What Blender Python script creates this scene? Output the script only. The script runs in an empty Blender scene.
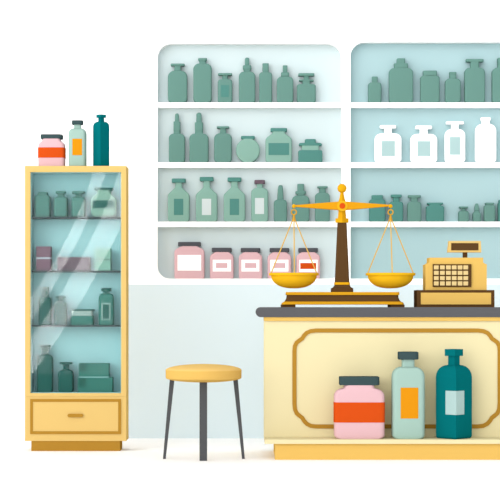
import bpy, bmesh, math
from mathutils import Vector

# ---------------------------------------------------------------- camera
F = 1930.5            # focal length in pixels of a 500 px wide frame
VX, VY = 250.0, 307.0  # point of the frame straight ahead of the level lens
H = 0.951             # eye height, just over the counter top
D = 14.0              # eye to back wall
SC = bpy.context.scene
COL = SC.collection
cam_d = bpy.data.cameras.new('camera')
cam = bpy.data.objects.new('camera', cam_d)
COL.objects.link(cam)
cam.location = (0, -D, H)
cam.rotation_euler = (math.pi / 2, 0, 0)
cam_d.sensor_width = 36
cam_d.lens = F / 500 * 36
cam_d.shift_x = (250 - VX) / 500
cam_d.shift_y = (VY - 250) / 500
cam_d.clip_end = 200
SC.camera = cam

# ---------------------------------------------------------------- world: soft light, an added broad glow, frontal to flatten shade, tilted left to shade ridges
AMB, FRONT, TILT, BAND = 0.88, 3.6, 31.0, 16.5
w = bpy.data.worlds.new('sky_light')
SC.world = w
w.use_nodes = True
nt = w.node_tree
nt.nodes.clear()
out = nt.nodes.new('ShaderNodeOutputWorld')
bg = nt.nodes.new('ShaderNodeBackground')
tc = nt.nodes.new('ShaderNodeTexCoord')
sep = nt.nodes.new('ShaderNodeSeparateXYZ')
nt.links.new(tc.outputs['Generated'], sep.inputs[0])


def mth(op, a, b=0.0, c=None):
    n = nt.nodes.new('ShaderNodeMath')
    n.operation = op
    for i, v in enumerate((a, b) if c is None else (a, b, c)):
        if isinstance(v, (int, float)):
            n.inputs[i].default_value = v
        else:
            nt.links.new(v, n.inputs[i])
    return n.outputs[0]


sx, sy, sz = sep.outputs
lobe = mth('MULTIPLY_ADD', sy, -math.cos(math.radians(TILT)), mth('MULTIPLY', sx, -math.sin(math.radians(TILT))))
soft = mth('MULTIPLY_ADD', mth('POWER', mth('MAXIMUM', lobe, 0.0), 3.0), FRONT, AMB)
# two curved bright bands added to the world so the glass door mirrors streaks
back = mth('MULTIPLY', sy, -1.0)
safe = mth('MAXIMUM', back, 0.05)
p = mth('DIVIDE', sx, safe)
q = mth('DIVIDE', sz, safe)


def poly(pts):            # least squares parabola p = a + b q + c q^2 through edge points
    P = [((x - VX) / F, (VY - y) / F) for x, y in pts]
    S = [sum(qq ** k for _, qq in P) for k in range(5)]
    T = [sum(pp * qq ** k for pp, qq in P) for k in range(3)]
    A = [[S[i + j] for j in range(3)] + [T[i]] for i in range(3)]
    for i in range(3):
        pv = A[i][i]
        A[i] = [v / pv for v in A[i]]
        for j in range(3):
            if j != i:
                m = A[j][i]
                A[j] = [u - m * v for u, v in zip(A[j], A[i])]
    return A[0][3], A[1][3], A[2][3]


def curve_q(c):
    return mth('MULTIPLY_ADD', mth('MULTIPLY_ADD', q, c[2], c[1]), q, c[0])


def band(lp, rp):
    a = mth('GREATER_THAN', p, curve_q(poly(lp)))
    b = mth('LESS_THAN', p, curve_q(poly(rp)))
    return mth('MULTIPLY', a, b)


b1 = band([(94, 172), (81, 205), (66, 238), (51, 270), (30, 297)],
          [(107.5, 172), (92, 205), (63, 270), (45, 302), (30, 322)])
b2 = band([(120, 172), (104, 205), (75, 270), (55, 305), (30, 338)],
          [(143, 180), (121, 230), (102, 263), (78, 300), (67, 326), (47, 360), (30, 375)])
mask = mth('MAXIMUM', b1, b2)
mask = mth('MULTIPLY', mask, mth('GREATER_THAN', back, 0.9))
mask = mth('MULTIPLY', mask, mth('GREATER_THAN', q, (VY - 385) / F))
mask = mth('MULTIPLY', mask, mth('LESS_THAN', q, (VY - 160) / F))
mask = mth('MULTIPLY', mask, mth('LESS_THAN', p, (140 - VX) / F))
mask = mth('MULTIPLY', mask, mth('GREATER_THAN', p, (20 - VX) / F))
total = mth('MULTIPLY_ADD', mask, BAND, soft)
bg.inputs['Color'].default_value = (1, 1, 1, 1)
nt.links.new(total, bg.inputs['Strength'])
nt.links.new(bg.outputs[0], out.inputs[0])
w.cycles.sampling_method = 'MANUAL'
w.cycles.sample_map_resolution = 2048

SC.view_settings.view_transform = 'Standard'
SC.view_settings.look = 'None'
SC.view_settings.exposure = 0.0
SC.view_settings.gamma = 1.0
SC.view_settings.use_curve_mapping = False
SC.cycles.max_bounces = 12
SC.cycles.diffuse_bounces = 8


# ---------------------------------------------------------------- materials
def lin(h):
    r = []
    for i in (0, 2, 4):
        c = int(h[i:i + 2], 16) / 255
        r.append(c / 12.92 if c <= 0.04045 else ((c + 0.055) / 1.055) ** 2.4)
    return r


_m = {}
KALB = 0.62


def mat(h, gain=1.0, rough=0.0):
    key = (h, gain)
    if key in _m:
        return _m[key]
    m = bpy.data.materials.new('paint_' + h)
    m.use_nodes = True
    n = m.node_tree
    n.nodes.clear()
    o = n.nodes.new('ShaderNodeOutputMaterial')
    d = n.nodes.new('ShaderNodeBsdfDiffuse')
    c = [min(0.95, v * KALB * gain) for v in lin(h)]
    d.inputs['Color'].default_value = (*c, 1)
    d.inputs['Roughness'].default_value = rough
    n.links.new(d.outputs[0], o.inputs[0])
    m.diffuse_color = (*c, 1)
    _m[key] = m
    return m


def glass_mat():
    m = bpy.data.materials.new('clear_glass')
    m.use_nodes = True
    n = m.node_tree
    n.nodes.clear()
    o = n.nodes.new('ShaderNodeOutputMaterial')
    t = n.nodes.new('ShaderNodeBsdfTransparent')
    g = n.nodes.new('ShaderNodeBsdfGlossy')
    g.inputs['Roughness'].default_value = 0.0
    x = n.nodes.new('ShaderNodeMixShader')
    x.inputs[0].default_value = 0.008
    n.links.new(t.outputs[0], x.inputs[1])
    n.links.new(g.outputs[0], x.inputs[2])
    n.links.new(x.outputs[0], o.inputs[0])
    return m


WHITE = mat('FFFFFF', 2)
PALE = mat('E0EFF5', 1.34)
NICHE_L = mat('E0F0F2', 1.1)
NICHE_R = mat('B9D9DD', 1.1)
SAGE = mat('76A398', 0.95)
LSAGE = mat('93BDAF', 1.05)
DSAGE = mat('5C958C', 1.05)
PINK = mat('F2C6CC', 1.06)
GREY = mat('5F6066')
SLATE = mat('465A5C')
ORANGE = mat('EA5A1E')
AMBER = mat('F7A21C')
MINT = mat('B5D6CA')
PLUM = mat('75636F')
YEL = mat('FAD382')
YEL2 = mat('F7CA6C', 1.03)
OCHRE = mat('C59339')
CREAM = mat('FCEFBE', 1.05)
BROWN = mat('66492B')
GOLD = mat('FAB91E')
GOLD2 = mat('F0B028')
TEALB = mat('07787D', 1.05)

# ---------------------------------------------------------------- geometry helpers


def at(px, py, d):
    return Vector(((px - VX) * d / F, d - D, H - (py - VY) * d / F))


def X(px, d):
    return (px - VX) * d / F


def Z(py, d):
    return H - (py - VY) * d / F


def obj(name, bm, m, parent=None, loc=None, smooth=False):
    bmesh.ops.recalc_face_normals(bm, faces=bm.faces[:])
    me = bpy.data.meshes.new(name)
    bm.to_mesh(me)
    bm.free()
    if m:
        me.materials.append(m)
    if smooth:
        for pl in me.polygons:
            pl.use_smooth = True
        me.set_sharp_from_angle(angle=math.radians(35))
    o = bpy.data.objects.new(name, me)
    COL.objects.link(o)
    if parent:
        o.parent = parent
    if loc is not None:
        o.location = loc
    return o


def tag(o, label, cat, group=None):
    o['label'] = label
    o['category'] = cat
    if group:
        o['group'] = group
    return o


def thing(name, loc, label, cat, group=None):
    o = bpy.data.objects.new(name, None)
    o.empty_display_size = 0.05
    COL.objects.link(o)
    o.location = loc
    return tag(o, label, cat, group)


def struct(o):
    o['kind'] = 'structure'
    return o


def add_box(bm, x0, x1, y0, y1, z0, z1, bev=0.0):
    r = bmesh.ops.create_cube(bm, size=1)
    for v in r['verts']:
        v.co = Vector((x0 + (v.co.x + .5) * (x1 - x0), y0 + (v.co.y + .5) * (y1 - y0), z0 + (v.co.z + .5) * (z1 - z0)))
    if bev > 0:
        es = list({e for v in r['verts'] for e in v.link_edges})
        bmesh.ops.bevel(bm, geom=es, offset=bev, segments=2, affect='EDGES', profile=0.5)
    return bm


def box(x0, x1, y0, y1, z0, z1, bev=0.0):
    return add_box(bmesh.new(), x0, x1, y0, y1, z0, z1, bev)


def fillet(pts, seg=6):
    """pts: (x, y[, r]) polyline; corners with a radius become arcs"""
    res = []
    n = len(pts)
    for i, pt in enumerate(pts):
        r = pt[2] if len(pt) > 2 else 0
        if i in (0, n - 1) or r <= 0:
            res.append((pt[0], pt[1]))
            continue
        a = Vector((pts[i - 1][0] - pt[0], pts[i - 1][1] - pt[1]))
        b = Vector((pts[i + 1][0] - pt[0], pts[i + 1][1] - pt[1]))
        la, lb = a.length, b.length
        a.normalize()
        b.normalize()
        ang = a.angle(b)
        t = min(r / math.tan(ang / 2), la * .98, lb * .98)
        rr = t * math.tan(ang / 2)
        c = Vector((pt[0], pt[1])) + (a + b).normalized() * (rr / math.sin(ang / 2))
        p0 = Vector((pt[0], pt[1])) + a * t
        p1 = Vector((pt[0], pt[1])) + b * t
        v0, v1 = p0 - c, p1 - c
        tot = v0.angle_signed(v1)
        for k in range(seg + 1):
            th = tot * k / seg
            cs, sn = math.cos(-th), math.sin(-th)
            res.append((c.x + v0.x * cs - v0.y * sn, c.y + v0.x * sn + v0.y * cs))
    return res


def ring_pts(wd, dd, kind, soft=0.4):
    if kind == 'ridge':
        return [(-wd, 0), (0, -dd), (wd, 0), (0, dd)]
    if kind == 'round':
        return [(wd * math.cos(2 * math.pi * k / 40), dd * math.sin(2 * math.pi * k / 40)) for k in range(40)]
    r = min(wd, dd) * soft
    ps = []
    for cx, cy, a0 in ((wd - r, dd - r, 0), (-wd + r, dd - r, 90), (-wd + r, -dd + r, 180), (wd - r, -dd + r, 270)):
        for k in range(6):
            a = math.radians(a0 + 90 * k / 5)
            ps.append((cx + r * math.cos(a), cy + r * math.sin(a)))
    return ps


def loft(bm, prof, dfun, kind='slab', soft=0.4):
    """prof: list (halfwidth, z); dfun(halfwidth) -> halfdepth"""
    rings = []
    for wd, z in prof:
        if wd < 1e-5:
            continue
        rings.append([bm.verts.new((x, y, z)) for x, y in ring_pts(wd, dfun(wd), kind, soft)])
    for a, b in zip(rings, rings[1:]):
        n = len(a)
        for i in range(n):
            bm.faces.new((a[i], a[(i + 1) % n], b[(i + 1) % n], b[i]))
    bm.faces.new(rings[0][::-1])
    bm.faces.new(rings[-1])
    return bm


def tube(bm, a, b, r0, r1=None, n=10):
    a, b = Vector(a), Vector(b)
    r1 = r0 if r1 is None else r1
    ax = (b - a).normalized()
    u = ax.orthogonal().normalized()
    v = ax.cross(u)
    A, B = [], []
    for k in range(n):
        t = 2 * math.pi * k / n
        o = u * math.cos(t) + v * math.sin(t)
        A.append(bm.verts.new(a + o * r0))
        B.append(bm.verts.new(b + o * r1))
    for i in range(n):
        bm.faces.new((A[i], A[(i + 1) % n], B[(i + 1) % n], B[i]))
    bm.faces.new(A[::-1])
    bm.faces.new(B)
    return bm


def prism(bm, pts, y0, y1):
    """outline (x, z) pushed from y0 to y1"""
    A = [bm.verts.new((x, y0, z)) for x, z in pts]
    B = [bm.verts.new((x, y1, z)) for x, z in pts]
    n = len(pts)
    bm.faces.new(A)
    bm.faces.new(B[::-1])
    for i in range(n):
        bm.faces.new((A[i], B[i], B[(i + 1) % n], A[(i + 1) % n]))
    return bm


def torus(bm, c, R, r, n=24, m=8):
    """ring in the x-z plane"""
    rs = []
    for i in range(n):
        a = 2 * math.pi * i / n
        rs.append([bm.verts.new((c[0] + (R + r * math.cos(t)) * math.cos(a), c[1] + r * math.sin(t),
                                 c[2] + (R + r * math.cos(t)) * math.sin(a)))
                   for t in (2 * math.pi * j / m for j in range(m))])
    for i in range(n):
        a, b = rs[i], rs[(i + 1) % n]
        for j in range(m):
            bm.faces.new((a[j], a[(j + 1) % m], b[(j + 1) % m], b[j]))
    return bm


def framed(bm, inner, outer, y0, y1, radii, seg=8):
    """flat frame with a round-cornered opening; inner/outer = (x0, x1, z0, z1); radii for corners BL BR TR TL"""
    x0, x1, z0, z1 = inner
    X0, X1, Z0, Z1 = outer
    cs = [(x0, z0, 1, 1, 180), (x1, z0, -1, 1, 270), (x1, z1, -1, -1, 0), (x0, z1, 1, -1, 90)]
    oc = [(X0, Z0), (X1, Z0), (X1, Z1), (X0, Z1)]
    sides = []
    for y in (y0, y1):
        arcs = []
        for (cx, cz, dx, dz, a0), r in zip(cs, radii):
            arc = []
            for k in range(seg + 1):
                a = math.radians(a0 + 90 * k / seg)
                arc.append(bm.verts.new((cx + dx * r + r * math.cos(a), y, cz + dz * r + r * math.sin(a))))
            arcs.append(arc)
        co = [bm.verts.new((a, y, b)) for a, b in oc]
        for i in range(4):
            for k in range(seg):
                bm.faces.new((arcs[i][k], arcs[i][k + 1], co[i]))
            j = (i + 1) % 4
            bm.faces.new((arcs[i][-1], arcs[j][0], co[j], co[i]))
        sides.append((sum(arcs, []), co))
    for L in (0, 1):
        a, b = sides[0][L], sides[1][L]
        n = len(a)
        for i in range(n):
            bm.faces.new((a[i], a[(i + 1) % n], b[(i + 1) % n], b[i]))
    return bm


# ---------------------------------------------------------------- vessels
def vessel(name, label, cat, group, cx, d, yb, z0, parts, marks=(), dmax=0.032, ridge=False, soft=0.4):
    """parts: (name, material, [(halfwidth px, y px, radius px)]); marks: (name, material, x0, x1, y0, y1, level)"""
    s = d / F
    t = thing(name, (X(cx, d), d - D, z0), label, cat, group)
    kind = 'ridge' if ridge else 'slab'
    dfun = (lambda v: v * 1.1) if ridge else (lambda v: min(v, dmax))
    wmax = 0
    first = None
    for pn, m, prof in parts:
        f = fillet([tuple(q) for q in prof])
        pr = [(x * s, (yb - y) * s) for x, y in f]
        wmax = max(wmax, max(x for x, _ in pr))
        bm = loft(bmesh.new(), pr, dfun, kind, soft)
        o = obj(pn, bm, m, t, smooth=not ridge)
        first = first or o
    last = None
    for mk in marks:
        pn, m, x0, x1, ya, yc, lev = mk
        za, zc = (yb - yc) * s, (yb - ya) * s
        if lev == 'band':
            wd = (x1 - x0) / 2 * s
            bm = bmesh.new()
            loft(bm, [(wd + .002, za), (wd + .002, zc)], lambda v: min(v, dmax + .002), 'slab', soft)
            obj(pn, bm, m, t, smooth=True)
            continue
        xa, xb = (x0 - cx) * s, (x1 - cx) * s
        if ridge:
            bm = bmesh.new()
            e = 0.003
            W = wmax
            fr = lambda x, o_: -(W - abs(x)) * 1.1 - o_
            A = [[bm.verts.new((x, fr(x, o_), z)) for x in (xa, 0, xb)] for z in (za, zc) for o_ in (e, -e)]
            f0, b0, f1, bk1 = A
            for i in (0, 1):
                bm.faces.new((f0[i], f0[i + 1], f1[i + 1], f1[i]))
                bm.faces.new((b0[i], b0[i + 1], bk1[i + 1], bk1[i]))
                bm.faces.new((f0[i], f0[i + 1], b0[i + 1], b0[i]))
                bm.faces.new((f1[i], f1[i + 1], bk1[i + 1], bk1[i]))
            bm.faces.new((f0[0], f1[0], bk1[0], b0[0]))
            bm.faces.new((f0[2], f1[2], bk1[2], b0[2]))
            obj(pn, bm, m, t)
            continue
        yf = -min(wmax, dmax)
        bm = box(xa, xb, yf - .0015 * lev, yf + .001, za, zc)
        last = obj(pn, bm, m, last if (lev > 1 and last) else t)
    return t


def body(wd, yb, ys, nw, yt, rs=5, rb=2.5, slope=0):
    """straight body with rounded shoulder into a neck"""
    if slope:
        return [(0, yb), (wd, yb, rb), (wd, ys + slope, rs), (nw, ys, rs * .6), (nw, yt), (0, yt)]
    return [(0, yb), (wd, yb, rb), (wd, ys, rs), (nw, ys, .6), (nw, yt), (0, yt)]


def blk(wd, y1, y0, r=0.5):
    """a plain turned block from y1 (bottom) up to y0 (top)"""
    return [(0, y1), (wd, y1, r), (wd, y0, r), (0, y0)]


def stack(*seg):
    """(halfwidth, ybottom, ytop) blocks in one profile"""
    pr = [(0, seg[0][1])]
    for wd, y1, y0 in seg:
        pr += [(wd, y1, .3), (wd, y0, .3)]
    return pr + [(0, seg[-1][2])]


# ================================================================ THE SETTING
struct(obj('floor', box(-7, 8, -16, 0.3, -0.1, 0), WHITE))
PX = X(119, D)
b = bmesh.new()          # the back wall, built round the two recessed shelf units
wx0, wx1, wz0, wz1 = X(150, D), X(568, D), Z(284.6, D), Z(36.6, D)
add_box(b, -7, wx0, 0, 0.3, 0, 4.2)
add_box(b, wx1, 8, 0, 0.3, 0, 4.2)
add_box(b, wx0, wx1, 0, 0.3, 0, wz0)
add_box(b, wx0, wx1, 0, 0.3, wz1, 4.2)
struct(obj('wall_back', b, WHITE))
struct(obj('trim_1', box(PX, 8, -0.012, 0, 0, Z(284.6, D - .012)), PALE))

# ================================================================ WALL DISPLAY SHELVES
YB, YF = 0.075, 0.0
dB, dF, dI = D + YB, D + YF, D + 0.039
ZS = {}


def wall_unit(label, x0, x1, ox0, ox1, ytop, radii, panel, key):
    zi0, zi1 = Z(278.6, dF), Z(ytop, dB)
    oz0, oz1 = Z(284.6, dF), Z(36.6, dF)
    cxm = (X(ox0, dF) + X(ox1, dF)) / 2
    t = thing('wall_shelf', (cxm, 0, oz0), label, 'shelf')
    L = lambda v: v - cxm
    inn = (L(X(x0, dB)), L(X(x1, dB)), zi0 - oz0, zi1 - oz0)
    outr = (L(X(ox0, dF)), L(X(ox1, dF)), 0, oz1 - oz0)
    obj('frame', framed(bmesh.new(), inn, outr, YF, .1, [r * dB / F for r in radii]), WHITE, t)
    obj('back_panel', box(inn[0] - .004, inn[1] + .004, YB, YB + .02, inn[2] - .004, inn[3] + .004), panel, t)
    ZS[key] = [zi0]
    for yt, yb_ in ((221.6, 227.3), (162.3, 168.3), (102.4, 108.4)):
        zt, zb = Z(yt, dF), Z(yb_, dB)
        obj('shelf', box(inn[0] + .001, inn[1] - .001, YF + .003, YB, zb - oz0, zt - oz0), WHITE, t)
        ZS[key].append(zt)
    return t


wall_unit('white wall shelf with pale ice blue back and fully rounded corners, holding the pink jars',
          158, 341, 150, 345.5, 45, (12, 12, 14, 14), NICHE_L, 'L')
wall_unit('white wall shelf with deeper blue back, holding the white bottles behind the cash register',
          350, 560, 345.5, 568, 43.6, (1, 1, 14, 14), NICHE_R, 'R')

G = 'bottles on the top shelf of the pale wall unit'
LB = 102.4
zs = ZS['L'][3]


def wv(name, label, cat, group, cx, yb, z, parts, marks=(), **k):
    return vessel(name, label, cat, group, cx, dI, yb, z, parts, marks, **k)


wv('bottle', 'sage green bottle with flat wide lip, first on the pale unit\'s top shelf', 'bottle', G, 177.7, LB, zs,
   [('body', SAGE, body(9.7, LB, 70.5, 3.3, 65.5, 6.5, 4)), ('stopper', SAGE, blk(7, 65.5, 63.5))])
wv('bottle', 'tall sage bottle with rounded shoulders and flared mouth, on the pale unit\'s top shelf', 'bottle', G, 202.6, LB, zs,
   [('body', SAGE, [(0, LB), (9.2, LB, 4), (9.2, 63.5, 7), (3.6, 63.2, .6), (3.1, 61.5, .5), (4.4, 59.6), (4.4, 58, .4), (0, 58)])])
wv('bottle', 'short sage bottle with a square darker label and wide flat stopper', 'bottle', G, 225.1, LB, zs,
   [('body', SAGE, body(7.3, LB, 79, 2.8, 75, 3, 2.5)), ('stopper', SAGE, blk(7, 75, 73))],
   [('paper_label', DSAGE, 221, 229, 85, 97, 1)])
wv('dropper_bottle', 'sage dropper bottle with bulging collar and round rubber bulb, top shelf of the pale unit', 'bottle', G, 247.1, LB, zs,
   [('body', SAGE, body(8.3, LB, 71.5, 3.4, 70, 7, 2.5)),
    ('collar', SAGE, [(0, 70.2), (3.4, 70.2, .5), (4.3, 67.6, 1.5), (4.2, 65, 1), (0, 65)]),
    ('dropper_bulb', SAGE, [(0, 65), (2.2, 65), (2.4, 57, 2.2), (0, 57)])])
wv('bottle', 'narrow straight sage bottle with plain square cap, between the two nozzle bottles', 'bottle', G, 265.6, LB, zs,
   [('body', SAGE, body(6.5, LB, 72, 2.9, 71.5, 3, 2)), ('cap', SAGE, blk(3.1, 72, 63))])
wv('bottle', 'sage bottle with stepped collar and thin nozzle, on the pale top shelf', 'bottle', G, 285.1, LB, zs,
   [('body', SAGE, body(8.3, LB, 76.3, 3.6, 76, 6, 2.5)), ('collar', SAGE, blk(4.1, 76.3, 72, 1)), ('nozzle', SAGE, blk(2.3, 72, 65))])
wv('jar', 'squat sage jar with a double disc stopper, last on the pale unit\'s top shelf', 'jar', G, 306.3, LB, zs,
   [('body', SAGE, body(9.4, LB, 84, 4, 80.8, 2, 2.5)), ('stopper', SAGE, stack((7.4, 80.8, 79.6), (2.8, 79.6, 75.6), (8, 75.6, 73.1)))])

G = 'vessels on the second shelf of the pale wall unit'
LB = 162.3
zs = ZS['L'][2]
wv('dropper_bottle', 'slim sage dropper bottle, leftmost on the second shelf', 'bottle', G, 177, LB, zs,
   [('body', SAGE, body(8.1, LB, 133.5, 3.3, 131, 5, 2.5)), ('collar', SAGE, blk(3.4, 131, 121.3)),
    ('dropper_bulb', SAGE, [(0, 121.3), (2.1, 121.3), (1.9, 113, 1.8), (0, 113)])])
wv('dropper_bottle', 'wider sage dropper bottle with fat bulb, second on the second shelf', 'bottle', G, 199, LB, zs,
   [('body', SAGE, body(9.6, LB, 133.5, 4, 131, 5, 2.5)), ('collar', SAGE, blk(4.1, 131, 122.2)),
    ('dropper_bulb', SAGE, [(0, 122.2), (2.7, 122.2), (2.5, 112.2, 2.4), (0, 112.2)])])
wv('bottle', 'sage bottle with thin flat lip between the droppers and the round flask', 'bottle', G, 223, LB, zs,
   [('body', SAGE, body(8.9, LB, 133, 3, 128, 6, 4)), ('stopper', SAGE, blk(6.2, 128, 126.2))])
ball = [(0, LB), (5, LB)] + [(12 * math.sin(a), 150.3 - 12.2 * math.cos(a)) for a in [math.radians(v) for v in range(152, 24, -6)]] + [(5, 138.8), (0, 138.8)]
wv('bottle', 'round light green flask with dark flat cap', 'bottle', G, 248, LB, zs,
   [('body', LSAGE, ball), ('cap', DSAGE, blk(6.9, 138.8, 135.9))], dmax=.034)
wv('bottle', 'broad light green bottle with wide dark label and dark cap', 'bottle', G, 278.7, LB, zs,
   [('body', LSAGE, [(0, LB), (13.2, LB, 2.5), (13.2, 138.2, 5), (6.4, 133.5, 3), (6.4, 131.4), (0, 131.4)]), ('cap', DSAGE, blk(8.2, 131.5, 128))],
   [('paper_label', DSAGE, 268.5, 289, 143, 155, 1)])
wv('jar', 'squat dark green pot with light neck and knobbed lid, right end of second shelf', 'jar', G, 310.3, LB, zs,
   [('pot', DSAGE, blk(12.1, LB, 150, 1.8)), ('neck', LSAGE, blk(8.8, 150, 145.5)),
    ('lid', DSAGE, [(0, 145.6), (12, 145.6, 1), (11, 142.9, 1), (5.6, 142.7), (5.4, 139, 1), (0, 139)])])

G = 'bottles on the third shelf of the pale wall unit'
LB = 221.6
zs = ZS['L'][1]


def medicine(label, cx, ct, lab):
    wv('bottle', label, 'bottle', G, cx, LB, zs,
       [('body', LSAGE, [(0, LB), (10.8, LB, 3), (10.8, 194.5, 4.5), (3.4, 187.5, 3), (3.4, ct + 4), (0, ct + 4)]),
        ('cap', DSAGE, blk(6.9, ct + 4, ct))],
       [('paper_label', lab, cx - 4.7, cx + 4.6, 198.8, 215, 1)])


medicine('light green medicine bottle with dark label, first on the left of the third shelf', 178.8, 178.5, DSAGE)
medicine('light green medicine bottle with white label and green cap', 206.7, 177, mat('E4F0F0'))
medicine('light green medicine bottle with dark label, beside the purple-capped bottle', 234.5, 177.5, DSAGE)
wv('bottle', 'light green bottle with purple cap and white label', 'bottle', G, 259.7, LB, zs,
   [('body', LSAGE, body(8.5, LB, 188, 2.9, 183.7, 5, 2.5)), ('cap', PLUM, blk(5.2, 183.8, 180))],
   [('paper_label', mat('E4F0F0'), 255, 264, 198, 214, 1)])
wv('dropper_bottle', 'small sage bottle with long tapering dropper, left of the scale beam tip', 'bottle', G, 280.4, LB, zs,
   [('body', SAGE, body(6.6, LB, 199.6, 3.1, 199, 4, 2)),
    ('dropper_bulb', SAGE, [(0, 199), (3.1, 199), (2.6, 189, 2), (1.9, 184.9, 1.7), (0, 184.9)])])
wv('bottle', 'sage bottle with collared square stopper, behind the left tip of the scale beam', 'bottle', G, 300.7, LB, zs,
   [('body', SAGE, body(8.7, LB, 195.5, 3.8, 193.8, 6, 2.5)), ('stopper', SAGE, stack((5.2, 193.8, 191.2), (3.3, 191.2, 183.8)))])
wv('bottle', 'sage bottle with thin flared lip, right end of the third shelf by the scale column', 'bottle', G, 322.4, LB, zs,
   [('body', SAGE, body(7.4, LB, 192.6, 3.1, 187.8, 5, 2.5)), ('stopper', SAGE, blk(5.2, 187.8, 186.1))])

G = 'pink jars on the bottom shelf'
LB = 278.6
zs = ZS['L'][0]


def pinkjar(label, cx, wd, lw, ly, neck, lab, inner=None, im=None):
    mk = [('paper_label', WHITE, *lab, 1)]
    if inner:
        mk.append(('label_print', im, *inner, 2))
    wv('jar', label, 'jar', G, cx, LB, zs,
       [('body', PINK, [(0, LB), (wd, LB, 1.6), (wd, ly + 8, 4), (neck, ly + 4.6, .6), (neck, ly + 4), (0, ly + 4)]),
        ('lid', GREY, blk(lw, ly + 4.3, ly, .7))], mk)


pinkjar('largest pink jar with blank white label and grey lid', 189.5, 15, 11.3, 242, 8.6, (177.7, 201.2, 255, 270.6))
pinkjar('small pink jar with pink rectangle on its label, right beside the largest pink jar', 221.8, 11.8, 9.9, 247.8, 7.4,
        (212.8, 231, 259.8, 271.5), (216, 227.4, 263, 268), PINK)
pinkjar('small pink jar with pink rectangle on its label, middle of the five pink jars', 250.5, 11.7, 9.8, 248, 7.4,
        (241.5, 259.3, 259.8, 271.5), (245, 256.3, 263, 268), PINK)
pinkjar('pink jar with pink label print, half behind the left scale pan', 279.4, 11.8, 9.8, 248, 7.4,
        (270.3, 288.3, 259.8, 271.5), (273.8, 285.2, 263, 268), PINK)
pinkjar('pink jar with orange rectangle on its white label, rightmost pink jar', 308.1, 11.8, 9.8, 248, 7.4,
        (299.2, 317.4, 259.8, 272), (300.2, 316, 263, 269), ORANGE)

G = 'bottles on the top shelf of the blue wall unit'
LB = 102.2
zs = ZS['R'][3]
wv('bottle', 'smallest sage bottle with square cap, first on the blue unit\'s top shelf', 'bottle', G, 374.7, LB, zs,
   [('body', SAGE, body(6.6, LB, 82, 2.9, 81.6, 3, 2)), ('cap', SAGE, blk(2.9, 82, 76))])
wv('bottle', 'big broad sage bottle with two-step stopper on the blue unit', 'bottle', G, 400.9, LB, zs,
   [('body', SAGE, body(12.1, LB, 67.6, 7, 67.4, 5.5, 2.5)), ('stopper', SAGE, stack((6.9, 67.6, 63), (4.1, 63, 58)))])
wv('jar', 'sage jar with broad low cap, third from left on the blue unit\'s top shelf', 'jar', G, 429.8, LB, zs,
   [('body', SAGE, body(9.6, LB, 75.3, 6.8, 75, 3.5, 2)), ('cap', SAGE, blk(6.9, 75.3, 70.3))])
wv('bottle', 'low sage bottle with plain straight neck and no lip, on the blue unit\'s top shelf', 'bottle', G, 452.7, LB, zs,
   [('body', SAGE, body(7.8, LB, 78.2, 3.4, 74, 4, 2.5)), ('cap', SAGE, blk(3.5, 74, 71.5))])
wv('bottle', 'tall sage bottle with wide T-shaped stopper, on the blue unit\'s top shelf', 'bottle', G, 474.5, LB, zs,
   [('body', SAGE, body(10.2, LB, 67.3, 4.3, 61.3, 5, 2.5)), ('stopper', SAGE, blk(8.8, 61.3, 58.7))])
wv('bottle', 'sage bottle cut by the right edge of the picture, top shelf', 'bottle', G, 503, LB, zs,
   [('body', SAGE, body(11.2, LB, 67.3, 5.6, 62, 5, 2.5)), ('cap', SAGE, blk(5.7, 62, 57.5))])

G = 'white bottles on the blue wall unit'
LB = 162.2
zs = ZS['R'][2]
CL = mat('C3E3E3')
for lb_, cx, wd, ys, nw, lw, l1, l0, lab in (
        ('wide white bottle with flat stopper and square pale blue label, leftmost white bottle', 387.9, 13.4, 133.3, 3.8, 8.1, 128, 125, (381.4, 394.6, 140.8, 156)),
        ('wide white bottle with square pale blue label, second of the white bottles', 423.6, 13.4, 133.8, 3.9, 8.2, 128.6, 125.5, (417.2, 430, 141, 156)),
        ('narrower white bottle with tall pale blue label', 454.8, 10.2, 129, 3.7, 8.9, 123.9, 121.3, (449.4, 459.8, 136.8, 154.6))):
    wv('bottle', lb_, 'bottle', G, cx, LB, zs,
       [('body', WHITE, body(wd, LB, ys, nw, l1, 6, 3.5)), ('stopper', WHITE, blk(lw, l1, l0))],
       [('paper_label', CL, *lab, 1)])
wv('bottle', 'plain white bottle without label, with flared mouth', 'bottle', G, 485.5, LB, zs,
   [('body', WHITE, [(0, LB), (10.5, LB, 3.5), (10.5, 124.5, 7), (4.2, 123.7, .6), (3.8, 121.5, .5), (5, 119.2), (5, 117.3, .4), (0, 117.3)])])

G = 'small bottles on the third shelf of the blue wall unit'
LB = 221.4
zs = ZS['R'][1]
wv('jar', 'dark green jar with broad cap behind the right arm of the scale', 'jar', G, 377.2, LB, zs,
   [('body', DSAGE, body(8.1, LB, 199, 5.3, 198.8, 3, 2)), ('cap', DSAGE, blk(5.5, 199, 194.9))])
wv('bottle', 'dark green flat-lipped bottle behind the right tip of the scale beam', 'bottle', G, 396.1, LB, zs,
   [('body', DSAGE, body(6.9, LB, 201.3, 3.1, 197, 3, 2)), ('stopper', DSAGE, blk(5.3, 197, 194.3))])
wv('bottle', 'grey-green bottle with flat lip, just right of the scale beam tip', 'bottle', G, 414.2, LB, zs,
   [('body', SAGE, body(7, LB, 201.5, 3.4, 197.4, 3, 2)), ('stopper', SAGE, blk(6.3, 197.4, 194.9))])
wv('jar', 'squat dark green jar with thin wide lid, above the cash register', 'jar', G, 434.9, LB, zs,
   [('body', DSAGE, body(9, LB, 205.6, 6, 204.2, 2, 2)), ('lid', DSAGE, blk(8, 204.2, 202.4))])
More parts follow.
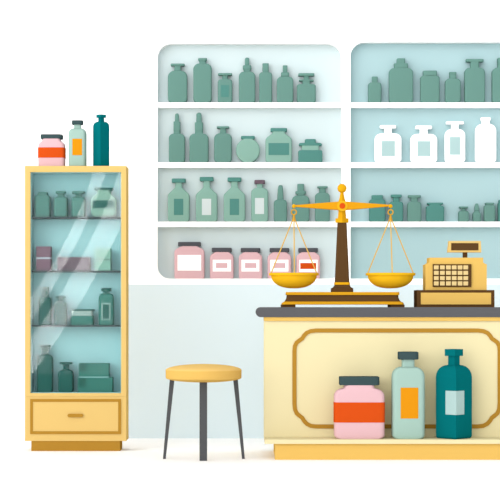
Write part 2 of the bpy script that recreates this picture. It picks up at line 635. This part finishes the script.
wv('bottle', 'tiny sage bottle with T-shaped stopper, left of the pear-shaped one', 'bottle', G, 463.4, LB, zs,
   [('body', SAGE, body(5.1, LB, 210.4, 2, 207.8, 2.5, 1.5)), ('stopper', SAGE, blk(4.5, 207.8, 206.2))])
wv('bottle', 'tiny pear-shaped sage bottle with pointed stopper', 'bottle', G, 476.7, LB, zs,
   [('body', SAGE, [(0, LB), (3.9, LB, 1), (4.2, 213.5, 3), (2.2, 210.5, 1), (0, 210.5)]),
    ('stopper', SAGE, [(0, 210.5), (2.5, 210.5, .5), (2.4, 207.6, 1), (1.2, 203, 1), (0, 203)])])
wv('jar', 'small straight sage jar with thin lip, right of the pear-shaped bottle', 'jar', G, 489.4, LB, zs,
   [('body', SAGE, body(5.6, LB, 205, 3.8, 204, 2, 1.5)), ('lid', SAGE, blk(4.5, 204, 202.4))])
wv('jar', 'dark green jar cut by the right edge of the picture, third shelf', 'jar', G, 504.6, LB, zs,
   [('body', DSAGE, body(6.8, LB, 202.5, 5.5, 202, 1.5, 1.5)), ('cap', DSAGE, blk(6, 202.2, 199.6))])

# ================================================================ GLASS CABINET
dC = H * F / (451.1 - VY)
Y0 = dC - D                     # front plane of the cabinet
YBK = Y0 + 0.25                 # its back
cxm = X(75.5, dC)
cab = thing('display_cabinet', (cxm, Y0 + .135, 0),
            'tall yellow display cabinet with glass door, teal inside and one drawer', 'cabinet')


def cx_(px):
    return X(px, dC) - cxm


def cy_(y):
    return y - (Y0 + .135)


fx0, fx1 = cx_(24.9), cx_(126.2)
ix0, ix1 = cx_(30.3), cx_(121.1)
zt, zb = Z(165.9, dC), Z(441, dC)
iz0, iz1 = Z(393.2, dC), Z(172, dC)
yf, yd, yk = cy_(Y0), cy_(Y0 + .02), cy_(YBK)
b = bmesh.new()
add_box(b, fx0, ix0, yd, yk, zb, zt)
add_box(b, ix1, fx1, yd, yk, zb, zt)
add_box(b, ix0, ix1, yd, yk, iz1, zt)
add_box(b, ix0, ix1, yd, yk, zb, iz0)
add_box(b, ix0, ix1, yk - .02, yk, iz0, iz1)
obj('carcass', b, YEL, cab)
LIN = mat('9CD0D2', 1.3)
yL = yk - .085
b = bmesh.new()
t_ = .004
add_box(b, ix0, ix0 + t_, yd, yL, iz0, iz1)
add_box(b, ix1 - t_, ix1, yd, yL, iz0, iz1)
add_box(b, ix0, ix1, yd, yL, iz1 - t_, iz1)
add_box(b, ix0, ix1, yd, yL, iz0, iz0 + t_)
add_box(b, ix0, ix1, yL, yL + t_, iz0, iz1)
obj('interior_lining', b, LIN, cab)
FLOORZ = iz0 + t_
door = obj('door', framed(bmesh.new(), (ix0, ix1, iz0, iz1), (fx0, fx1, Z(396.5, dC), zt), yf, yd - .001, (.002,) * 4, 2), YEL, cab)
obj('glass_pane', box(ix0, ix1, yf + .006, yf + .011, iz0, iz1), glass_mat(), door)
obj('lower_rail', box(fx0, fx1, yf, yd - .001, zb, Z(396.7, dC)), YEL, cab)
CZ = []
for yt_, yu_ in ((216.6, 218.6), (270.4, 272.4), (325, 327)):
    z1 = Z(yt_, dC + .03)
    obj('shelf', box(ix0 + t_, ix1 - t_, cy_(Y0 + .03), yL, z1 - .012, z1), SLATE, cab)
    CZ.append(z1)
dr = obj('drawer', framed(bmesh.new(), (cx_(33), cx_(118.2), Z(431.2, dC), Z(401.8, dC)),
                          (cx_(30.2), cx_(121), Z(434, dC), Z(399, dC)), yf - .006, yf, (.001,) * 4, 2), OCHRE, cab)
obj('drawer_panel', box(cx_(33), cx_(118.2), yf - .003, yf, Z(431.2, dC), Z(401.8, dC)), YEL, dr)
b = bmesh.new()
hz = Z(415.4, dC)
hr = 1.6 * dC / F
ps = [(cx_(69.3) - hr * math.sin(math.radians(a)), hz + hr * math.cos(math.radians(a))) for a in range(0, 181, 20)]
ps += [(cx_(81.6) + hr * math.sin(math.radians(a)), hz - hr * math.cos(math.radians(a))) for a in range(0, 181, 20)]
prism(b, ps, yf - .016, yf - .002)
obj('handle', b, OCHRE, dr)
obj('plinth', box(cx_(31.2), cx_(119.9), cy_(Y0 + .005), cy_(YBK - .01), 0, zb), OCHRE, cab)

dK = dC + .086


def cv(name, label, cat, group, cx, yb, z, parts, marks=(), **k):
    k.setdefault('dmax', .042)
    return vessel(name, label, cat, group, cx, dK, yb, z, parts, marks, **k)


def cbox(label, group, x0, x1, y0, y1, z, m, marks=(), name='box'):
    s = dK / F
    t = thing(name, (X((x0 + x1) / 2, dK), dK - D, z), label, 'box', group)
    hw = (x1 - x0) / 2 * s
    hh = (y1 - y0) * s
    obj('carton', box(-hw, hw, -.05, .05, 0, hh, .001), m, t)
    for mm, a, b_, c, e in marks:
        mx = (x0 + x1) / 2
        obj('printed_patch', box((a - mx) * s, (b_ - mx) * s, -.0515, -.049, (y1 - e) * s, (y1 - c) * s), mm, t)
    return z + hh


KS, KD, KM = mat('5C958B', .9), mat('296860', .92), mat('3F8277', 1.0)
KL = mat('86B5A4', 1.0)
G = 'vessels on the top shelf inside the cabinet'
LB = 216.6
cv('jar', 'sage jar with broad cap at the left of the cabinet\'s top shelf', 'jar', G, 42.8, LB, CZ[0],
   [('body', KS, body(7.6, LB, 195, 4.8, 194.6, 3.5, 1.5)), ('cap', KS, blk(4.9, 195, 191.8))])
cv('bottle', 'sage bottle with flared lip, second inside the cabinet\'s top shelf', 'bottle', G, 60.9, LB, CZ[0],
   [('body', KS, body(6.8, LB, 196.6, 3.2, 193.3, 3, 1.5)), ('stopper', KS, blk(4.9, 193.4, 190.8))])
cv('bottle', 'sage bottle with flat wide lip, third inside the cabinet\'s top shelf', 'bottle', G, 78.6, LB, CZ[0],
   [('body', KS, body(6.6, LB, 196.6, 3.1, 193.3, 3, 1.5)), ('stopper', KS, blk(6.3, 193.4, 191))])
cv('jar', 'broad light green jar with dark label and dark flat lid in the cabinet', 'jar', G, 104, LB, CZ[0],
   [('body', KL, [(0, LB), (12, LB, 4), (13, 205, 6), (12.6, 198.5, 5), (6.5, 192.6, 2), (6.5, 190), (0, 190)]), ('lid', KD, blk(9.3, 190, 187.7))],
   [('paper_label', KD, 92.8, 114.6, 200.3, 208.2, 1)])

G = 'boxes on the second cabinet shelf'
LB = 270.4
KP = mat('6F5C68', 1.25)
z = cbox('plum box, lower of the two stacked at the left of the cabinet', G, 37, 51.2, 259, LB, CZ[1], KP)
cbox('plum box, upper of the two stacked at the left of the cabinet', G, 37, 51.2, 246.4, 257.3, z + .011, KP)
# the thin pale divider card lying between the two plum boxes
s_ = dK / F
tag(obj('divider_card', box(-7 * s_, 7 * s_, -.048, .048, 0, .0105), mat('A9BDC4', 1.2), None,
        (X(44.1, dK), dK - D, z + .0003)), 'pale card lying between the two stacked plum boxes', 'card')
cbox('long low dark grey box in the middle of the cabinet\'s second shelf', G, 58, 90.3, 257, LB, CZ[1], mat('635A62', 1.25))
KG = mat('78A99A', 1.25)
z = cbox('light green box, lower of the pair at the right of the cabinet', G, 95.2, 111, 260.2, LB, CZ[1], KG)
z2 = z + .006
tag(obj('divider_card', box(-7.8 * s_, 7.8 * s_, -.048, .048, 0, .0055), SLATE, None,
        (X(103.1, dK), dK - D, z + .0003)), 'dark card lying between the two stacked light green boxes', 'card')
cbox('light green box, upper of the pair at the right of the cabinet', G, 95.2, 111, 248.4, 259.3, z2, KG)

G = 'vessels on the third cabinet shelf'
LB = 325
cv('bottle', 'dark green bottle with tall block cap, left on the cabinet\'s third shelf', 'bottle', G, 45.2, LB, CZ[2],
   [('body', KD, body(6.2, LB, 297, 3.3, 296.8, 4, 1.5)), ('cap', KD, blk(3.4, 297.2, 287))])
cv('bottle', 'small dark green bottle with flat lip, beside the block-capped bottle', 'bottle', G, 60.8, LB, CZ[2],
   [('body', KD, body(6, LB, 301.5, 2.7, 298.4, 4, 1.5)), ('stopper', KD, blk(4.9, 298.5, 296.2))])
cv('jar', 'low wide green jar with pale neck and thin dark lid', 'jar', G, 82.6, LB, CZ[2],
   [('pot', KM, blk(11.4, LB, 315.8, 1.5)), ('neck', mat('93AEA8', 1.2), blk(10.4, 315.9, 311, .3)), ('lid', KD, blk(11.9, 311, 309.3))])
cv('bottle', 'green bottle with outlined rectangular label, right on the cabinet\'s third shelf', 'bottle', G, 106.4, LB, CZ[2],
   [('body', KM, body(7.5, LB, 293.5, 2.9, 291.5, 5, 1.5)), ('stopper', KD, blk(4.9, 291.6, 288))],
   [('paper_label', mat('93B5AE', 1.2), 102, 110.8, 303.2, 320.2, 1), ('label_print', KD, 103.1, 109.8, 304.4, 319, 2)])

G = 'things on the cabinet floor'
LB = 393
cv('bottle', 'tallest dark green bottle, standing at the left on the cabinet floor', 'bottle', G, 45.1, LB, FLOORZ,
   [('body', KD, body(7.8, LB, 355.5, 3.3, 348.5, 7, 2)), ('stopper', KD, blk(5.2, 348.6, 346))])
cv('bottle', 'shorter dark green bottle beside the green cartons', 'bottle', G, 66, LB, FLOORZ,
   [('body', KD, body(7.5, LB, 370.6, 2.9, 365.2, 6, 2)), ('stopper', KD, blk(6.1, 365.3, 363))])
KC, KC2 = mat('3F8277', .97), mat('2C665C', .95)
z = cbox('larger green carton with dark corner patch, at the bottom of the stack', G, 78.4, 113, 378.2, LB, FLOORZ, KC,
         [(KC2, 79.6, 86.2, 379, 387.4)])
cbox('smaller green carton with dark corner patch, on top of the larger one', G, 79.4, 109.2, 363.6, 376.8, z + .0055, KC,
     [(KC2, 80.6, 87, 364.6, 371.8)])
tag(obj('divider_card', box(-14.6 * s_, 14.6 * s_, -.048, .048, 0, .0052), mat('9CCFCF', 1.2), None,
        (X(94.5, dK), dK - D, z + .0001)), 'pale card lying between the two green cartons', 'card')

# ---- on top of the cabinet
dT = dC + .115
ZT = zt
s_t = dT / F


def red_jar(label, cx, d, yb, z, wd, lw, lt, lb2, nw, ysn, b0, b1_, dmax, g, rb, rs):
    return vessel('jar', label, 'jar', g, cx, d, yb, z,
                  [('body', PINK, [(0, yb), (wd, yb, rb), (wd, ysn, rs), (nw + 1, ysn - 2.6 * wd / 25, .8), (nw, lb2), (0, lb2)]),
                   ('lid', SLATE, blk(lw, lb2, lt, .8))],
                  [('label_band', ORANGE, cx - wd, cx + wd, b0, b1_, 'band')], dmax=dmax)


G = 'vessels on top of the cabinet'
yb = 166.3
red_jar('pink jar with orange band and dark lid standing on top of the cabinet', 51.9, dT, yb, ZT, 13.1, 10.8, 134, 138.4, 8.6, 142.3, 147.2, 157.4, .055, G, 1.5, 5)
vessel('bottle', 'mint green bottle with orange label standing on top of the cabinet', 'bottle', G, 77.6, dT, yb, ZT,
       [('body', MINT, body(8.6, yb, 127.7, 3.4, 124, 7, 2)), ('cap', SLATE, blk(5.5, 124, 119.8, .6))],
       [('paper_label', AMBER, 73.1, 82.8, 138.6, 155, 1)], dmax=.055)
vessel('bottle', 'slim teal ridged bottle standing on top of the cabinet', 'bottle', G, 101.2, dT, yb, ZT,
       [('body', TEALB, body(8.2, yb, 120.8, 3, 117, 6.5, 2)), ('stopper', TEALB, blk(4.9, 117, 113.9, .3))], ridge=True)

# ================================================================ COUNTER
dP = H * F / (459.8 - VY)       # plinth front
dN = dP + .24                   # cream front panel
dLg = dN - .26                   # front edge of the low ledge
dBk = dN + .56
ccx = X(400, dN)
ct = thing('counter', (ccx, dN + .28 - D, 0), 'cream shop counter with ochre moulding line and grey top', 'counter')


def nx(px, d=dN):
    return X(px, d) - ccx


def ny(d):
    return d - (dN + .28)


XR = X(570, dN) - ccx
zc0, zc1 = Z(443.9, dLg), Z(317.2, dN)
obj('cabinet_body', box(nx(264.3), XR, ny(dN), ny(dBk), zc0, zc1), CREAM, ct)
ZLG = Z(439.6, dLg + .0)
obj('front_ledge', box(nx(264.3), XR, ny(dLg), ny(dN), zc0, ZLG), CREAM, ct)
obj('cornice', box(nx(264.3) - .001, XR, ny(dN - .012), ny(dBk) + .001, Z(320.9, dN), zc1 + .0005), mat('F7CA6C', 1.05), ct)
obj('plinth', box(nx(275, dP), XR, ny(dP), ny(dBk - .05), 0, zc0), mat('F7CA6C', 1.05), ct)
# worktop with round nose
WT1 = 0.95
dW = dN - .018
wt0 = Z(317.2, dW)
r = (WT1 - wt0) / 2
xl = nx(255.8, dW)
pts = [(XR, wt0), (XR, WT1)] + [(xl + r - r * math.sin(math.radians(a)), wt0 + r + r * math.cos(math.radians(a))) for a in range(0, 181, 12)]
b = prism(bmesh.new(), pts, ny(dW), ny(dBk + .03))
obj('worktop', b, mat('69696C'), ct)
# moulding line
path = [(294.4, 378), (294.4, 351), (294.9, 346), (296.6, 342.6), (299.4, 340.4), (302.2, 338.6), (304, 335.6), (306.6, 332.9), (310.5, 331.2), (316, 330.5), (340, 330.5)]
lower = [(294.4, 378), (294.4, 404), (295, 409.5), (296.8, 413.4), (299.6, 415.8), (302.2, 417.8), (304.2, 421), (306.8, 423.8), (310.8, 425.8), (316, 426.4), (340, 426.4)]
full = lower[::-1] + path[1:]
right = [(864 - x - 200 + 130, y) for x, y in full]   # mirrored end far to the right, out of frame
full = full + [(x, y) for x, y in right[::-1]]


def ribbon(bm, pts, hw, y0, y1, closed=True):
    n = len(pts)
    A = []
    for i, pt in enumerate(pts):
        a = Vector(pts[i - 1] if i or closed else pt)
        c = Vector(pts[(i + 1) % n] if i < n - 1 or closed else pt)
        t = (c - a).normalized()
        nn = Vector((-t.y, t.x)) * hw
        P_ = Vector(pt)
        A.append([bm.verts.new((v.x, y, v.y)) for v in (P_ + nn, P_ - nn) for y in (y0, y1)])
    for i in range(n if closed else n - 1):
        a, c = A[i], A[(i + 1) % n]
        for u, v in ((0, 1), (1, 3), (3, 2), (2, 0)):
            bm.faces.new((a[u], a[v], c[v], c[u]))
    return bm


wp = [(nx(x), Z(y, dN)) for x, y in full]
obj('moulding', ribbon(bmesh.new(), wp, 2.05 * dN / F, ny(dN) - .006, ny(dN) + .001), OCHRE, ct)

# ---- bottles on the counter ledge
dG = dN - .132
G = 'vessels on the low ledge of the counter'
yb = 439.3
red_jar('large pink jar with orange band and dark lid in front of the counter', 359.1, dG, yb, ZLG, 25, 19.9, 377.6, 386, 14.4, 391.6, 403, 423, .07, G, 4, 8)
vessel('bottle', 'mint green bottle with orange label in front of the counter', 'bottle', G, 408, dG, yb, ZLG,
       [('body', MINT, body(16.1, yb, 367.8, 6.2, 360.5, 12, 4)), ('cap', SLATE, blk(10, 360.5, 352.8, 1))],
       [('paper_label', AMBER, 399.8, 417.3, 388.3, 419, 1)], dmax=.07)
vessel('bottle', 'teal ridged bottle with pale label in front of the counter', 'bottle', G, 453.9, dG, yb, ZLG,
       [('body', TEALB, body(18, yb, 366, 5.8, 357, 12, 3)), ('stopper', TEALB, blk(9.2, 357, 350.2, .3))],
       [('paper_label', mat('BEDCDA', 1.05), 444.5, 463.2, 391.3, 415, 1)], ridge=True)

# ================================================================ BALANCE SCALE
dS = dN + .2
s = dS / F
sc = thing('balance_scale', (X(342, dS), dS - D, WT1), 'brass and brown balance scale with two hanging pans on the counter', 'scale')


def hz_(y):
    return (307 - y) * s


off = lambda wd: .15 + (wd - 60 * s)
yb0 = 307
feet = [(-54, -47), (47, 54)]
for fx in (-1, 1):
    for fy in (-1, 1):
        b = box(fx * 54 * s - 7 * s, fx * 54 * s + 7 * s, fy * .1 - .03, fy * .1 + .03, 0, hz_(304.4), .001)
        obj('foot', b, BROWN, sc)
GD = lambda wd: .14 + (wd - 60 * s)


def scl(prof):
    return [(x * s, hz_(y)) for x, y in fillet(prof, 4)]


bm = loft(bmesh.new(), scl([(0, 304.5), (60.5, 304.5, .4), (60, 302.6, .5), (57.6, 301.4), (0, 301.4)]), GD, soft=.15)
obj('lower_trim', bm, GOLD2, sc)
bm = loft(bmesh.new(), scl([(0, 301.5), (57.6, 301.5), (56.2, 299.6), (55.4, 297.4), (55.2, 295), (0, 295)]), GD, soft=.15)
obj('base', bm, BROWN, sc)
bm = loft(bmesh.new(), scl([(0, 295), (56.2, 295, .5), (56.2, 292, .5), (0, 292)]), GD, soft=.15)
obj('upper_trim', bm, GOLD2, sc)
eq = lambda v: v
bm = loft(bmesh.new(), scl([(0, 292), (10.8, 292), (10.8, 288.2), (8.8, 287.2, .5), (7.4, 285), (7.4, 284.6), (0, 284.6)]), eq, soft=.25)
obj('column_foot', bm, BROWN, sc)
bm = loft(bmesh.new(), scl([(0, 284.6), (7.7, 284.6), (7.6, 282.2), (0, 282.2)]), eq, soft=.25)
obj('column_ring', bm, GOLD, sc)
bm = loft(bmesh.new(), scl([(0, 282.2), (7.1, 282.2), (4.5, 222.6), (0, 222.6)]), eq, soft=.25)
obj('column', bm, BROWN, sc)
bm = loft(bmesh.new(), scl([(0, 222.6), (6.6, 222.6), (6.6, 218.2), (4.2, 218.1), (3.7, 211), (4.4, 204), (2.6, 198), (1.6, 192.4), (0, 192.4)]), eq, 'ridge')
col = obj('bearing_post', bm, GOLD, sc)
bm = bmesh.new()
R_ = 4.6
pr = [(R_ * math.sin(math.radians(a)) * s, hz_(188.2) - R_ * math.cos(math.radians(a)) * s) for a in range(15, 179, 12)]
loft(bm, pr, eq, 'round')
obj('finial', bm, GOLD, sc, smooth=True)

# beam: one tapering bar
bm = bmesh.new()
secs = []
for px, hh, yc in ((-49, .9, 206.1), (-47, .9, 206.1), (-4, 4.3, 206), (4, 4.3, 206), (47, .9, 205.7), (49, .9, 205.7)):
    dpt = .006 + hh * s * .3
    secs.append([bm.verts.new((px * s, yy * dpt, hz_(yc) + zz * hh * s)) for yy, zz in ((-1, -.8), (-1, .8), (-.6, 1), (.6, 1), (1, .8), (1, -.8), (.6, -1), (-.6, -1))])
for a, c in zip(secs, secs[1:]):
    for i in range(8):
        bm.faces.new((a[i], a[(i + 1) % 8], c[(i + 1) % 8], c[i]))
bm.faces.new(secs[0])
bm.faces.new(secs[-1][::-1])
YBM = -.032
for v in bm.verts:
    v.co.y += YBM
beam = obj('beam', bm, mat('F3AA20'), sc)


def disc(bm, x, z, rr, y0, y1, n=32):
    prism(bm, [(x + rr * math.cos(2 * math.pi * k / n), z + rr * math.sin(2 * math.pi * k / n)) for k in range(n)], y0, y1)
    return bm


obj('pivot_plate', disc(bmesh.new(), 0, hz_(206.1), 5.2 * s, -.05, -.015), mat('FCC52A'), beam)
obj('pivot_pin', disc(bmesh.new(), 0, hz_(206.1), 2.9 * s, -.055, -.045), ORANGE, beam)
for sd in (-1, 1):
    x = sd * 48.2 * s
    bm = bmesh.new()
    bmesh.ops.create_icosphere(bm, subdivisions=2, radius=2.1 * s)
    for v in bm.verts:
        v.co += Vector((x, YBM, hz_(206.3)))
    obj('beam_tip', bm, GOLD, beam, smooth=True)
    pan = bmesh.new()
    prr = []
    # bowl: outer curve then inner curve
    seg = 14
    outer, inner_ = [], []
    for k in range(seg + 1):
        a = math.pi / 2 * k / seg
        outer.append((22.8 * math.sin(a) ** .85 if k else 0.001, 288.3 - 12.8 * (1 - math.cos(a))))
    prof = outer + [(24.8, 275.4), (24.8, 273), (22.9, 273)] + [(x_ * .955, 275.6 + (y_ - 275.5) * .93) for x_, y_ in outer[::-1]]
    rings = []
    for wd, y_ in prof:
        rings.append([pan.verts.new((x + wd * s * math.cos(2 * math.pi * k / 48), YBM + wd * s * math.sin(2 * math.pi * k / 48), hz_(y_))) for k in range(48)])
    for a, c in zip(rings, rings[1:]):
        for i in range(48):
            pan.faces.new((a[i], a[(i + 1) % 48], c[(i + 1) % 48], c[i]))
    pan.faces.new(rings[0])
    pan.faces.new(rings[-1][::-1])
    po = obj('pan', pan, mat('FAC022', 1.12), sc, smooth=True)
    obj('hanger_ring', torus(bmesh.new(), (x, YBM, hz_(212.3)), 2.5 * s, .6 * s), GOLD2, sc, smooth=True)
    bm = bmesh.new()
    tube(bm, (x, YBM, hz_(215)), (x, YBM, hz_(221.3)), .8 * s, 2.2 * s, 12)
    obj('hanger_cone', bm, mat('DDA63E'), sc, smooth=True)
    for ax, ay in ((-1, 0), (0, -1), (1, 0)):
        bm = tube(bmesh.new(), (x, YBM, hz_(217)), (x + ax * 22.8 * s, YBM + ay * 22.8 * s, hz_(273.4)), .6 * s, None, 8)
        obj('cord', bm, mat('EBC066', 1.1), sc)

# ================================================================ CASH REGISTER
dR = dN + .12
s = dR / F
rg = thing('cash_register', (X(456, dR), dR - D, WT1), 'old yellow cash register with keypad and small display on a brown drawer base', 'cash register')


def rx(px, dy=0.0):
    return X(px, dR + dy) - X(456, dR)


def rz(y, dy=0.0):
    return Z(y, dR + dy) - WT1


obj('drawer_base', box(rx(417), rx(494.5), 0, .24, 0, rz(290), .001), BROWN, rg)
obj('cash_drawer', box(rx(420.8), rx(491), -.006, .01, rz(304.4), rz(292.7)), YEL2, rg)
prof = [(425.5, 290), (425.5, 264.3), (427.2, 263.8), (429.4, 262.4), (429.4, 257.6), (483.2, 257.6), (483.2, 262.4), (485, 263.8), (486.8, 264.3), (486.8, 290)]
bm = prism(bmesh.new(), [(rx(x, .03), rz(y, .03)) for x, y in prof], .03, .22)
obj('housing', bm, YEL2, rg)
kp = obj('keypad', box(rx(432.8, .02), rx(471.4, .02), .018, .031, rz(286.9), rz(264.1)), BROWN, rg)
for y0_, y1_ in ((265.4, 269.4), (270.8, 274.8), (276.2, 280.1), (281.4, 285.5)):
    for x0_ in (434.1, 440.2, 446.2, 452, 457.9, 463.6):
        obj('key', box(rx(x0_), rx(x0_ + 4.7), .008, .019, rz(y1_), rz(y0_), .0015), mat('FADC9A'), kp)
obj('display_stem', box(rx(463.1, .1), rx(467.4, .1), .1, .13, rz(258, .1), rz(252, .1)), BROWN, rg)
bm = prism(bmesh.new(), [(rx(x, .08), rz(y, .08)) for x, y in ((448, 252.3), (449.2, 241), (480.8, 241), (481.4, 252.3))], .08, .15)
dh = obj('display_housing', bm, YEL, rg)
obj('display_screen', box(rx(451.2, .08), rx(478.4, .08), .077, .082, rz(250.3, .08), rz(243.1, .08)), BROWN, dh)

# ================================================================ STOOL
dQ = 12.05
s = dQ / F
st = thing('stool', (X(203.6, dQ), dQ - D, 0), 'round yellow stool on three dark grey legs', 'stool')


def qz(y):
    return H - (y - VY) * s


prof = [(0, 382.2)] + [(38.2 * math.sin(math.radians(a)), 377.4 + 4.9 * math.cos(math.radians(a))) for a in range(8, 84, 8)]
prof += [(37.9, 377.2), (38, 370)]
bm = loft(bmesh.new(), [(x * s, qz(y)) for x, y in prof] , eq, 'round')
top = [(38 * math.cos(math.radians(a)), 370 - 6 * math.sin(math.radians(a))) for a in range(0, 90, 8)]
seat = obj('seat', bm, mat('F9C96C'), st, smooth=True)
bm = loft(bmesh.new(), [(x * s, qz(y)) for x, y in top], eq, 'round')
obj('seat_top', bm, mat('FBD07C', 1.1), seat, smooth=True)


def leg(xt0, xt1, xb0, xb1, yt, yy_t, yy_b):
    cxp = 203.6
    bm = bmesh.new()
    hb = .012
    zt_ = qz(yt)
    top_ = [bm.verts.new(((x - cxp) * s, yy_t + o_, zt_)) for x, o_ in ((xt0, -hb), (xt1, -hb), (xt1, hb), (xt0, hb))]
    bot = [bm.verts.new(((x - cxp) * s, yy_b + o_, 0)) for x, o_ in ((xb0, -hb), (xb1, -hb), (xb1, hb), (xb0, hb))]
    for i in range(4):
        bm.faces.new((top_[i], top_[(i + 1) % 4], bot[(i + 1) % 4], bot[i]))
    bm.faces.new(top_)
    bm.faces.new(bot[::-1])
    return obj('leg', bm, mat('5F6062'), st)


leg(170, 174.7, 162.7, 165.4, 376, .02, .04)
leg(200, 207.5, 200, 207.5, 378, -.11, -.11)
leg(232.7, 237.5, 242, 244.8, 376, .02, .04)
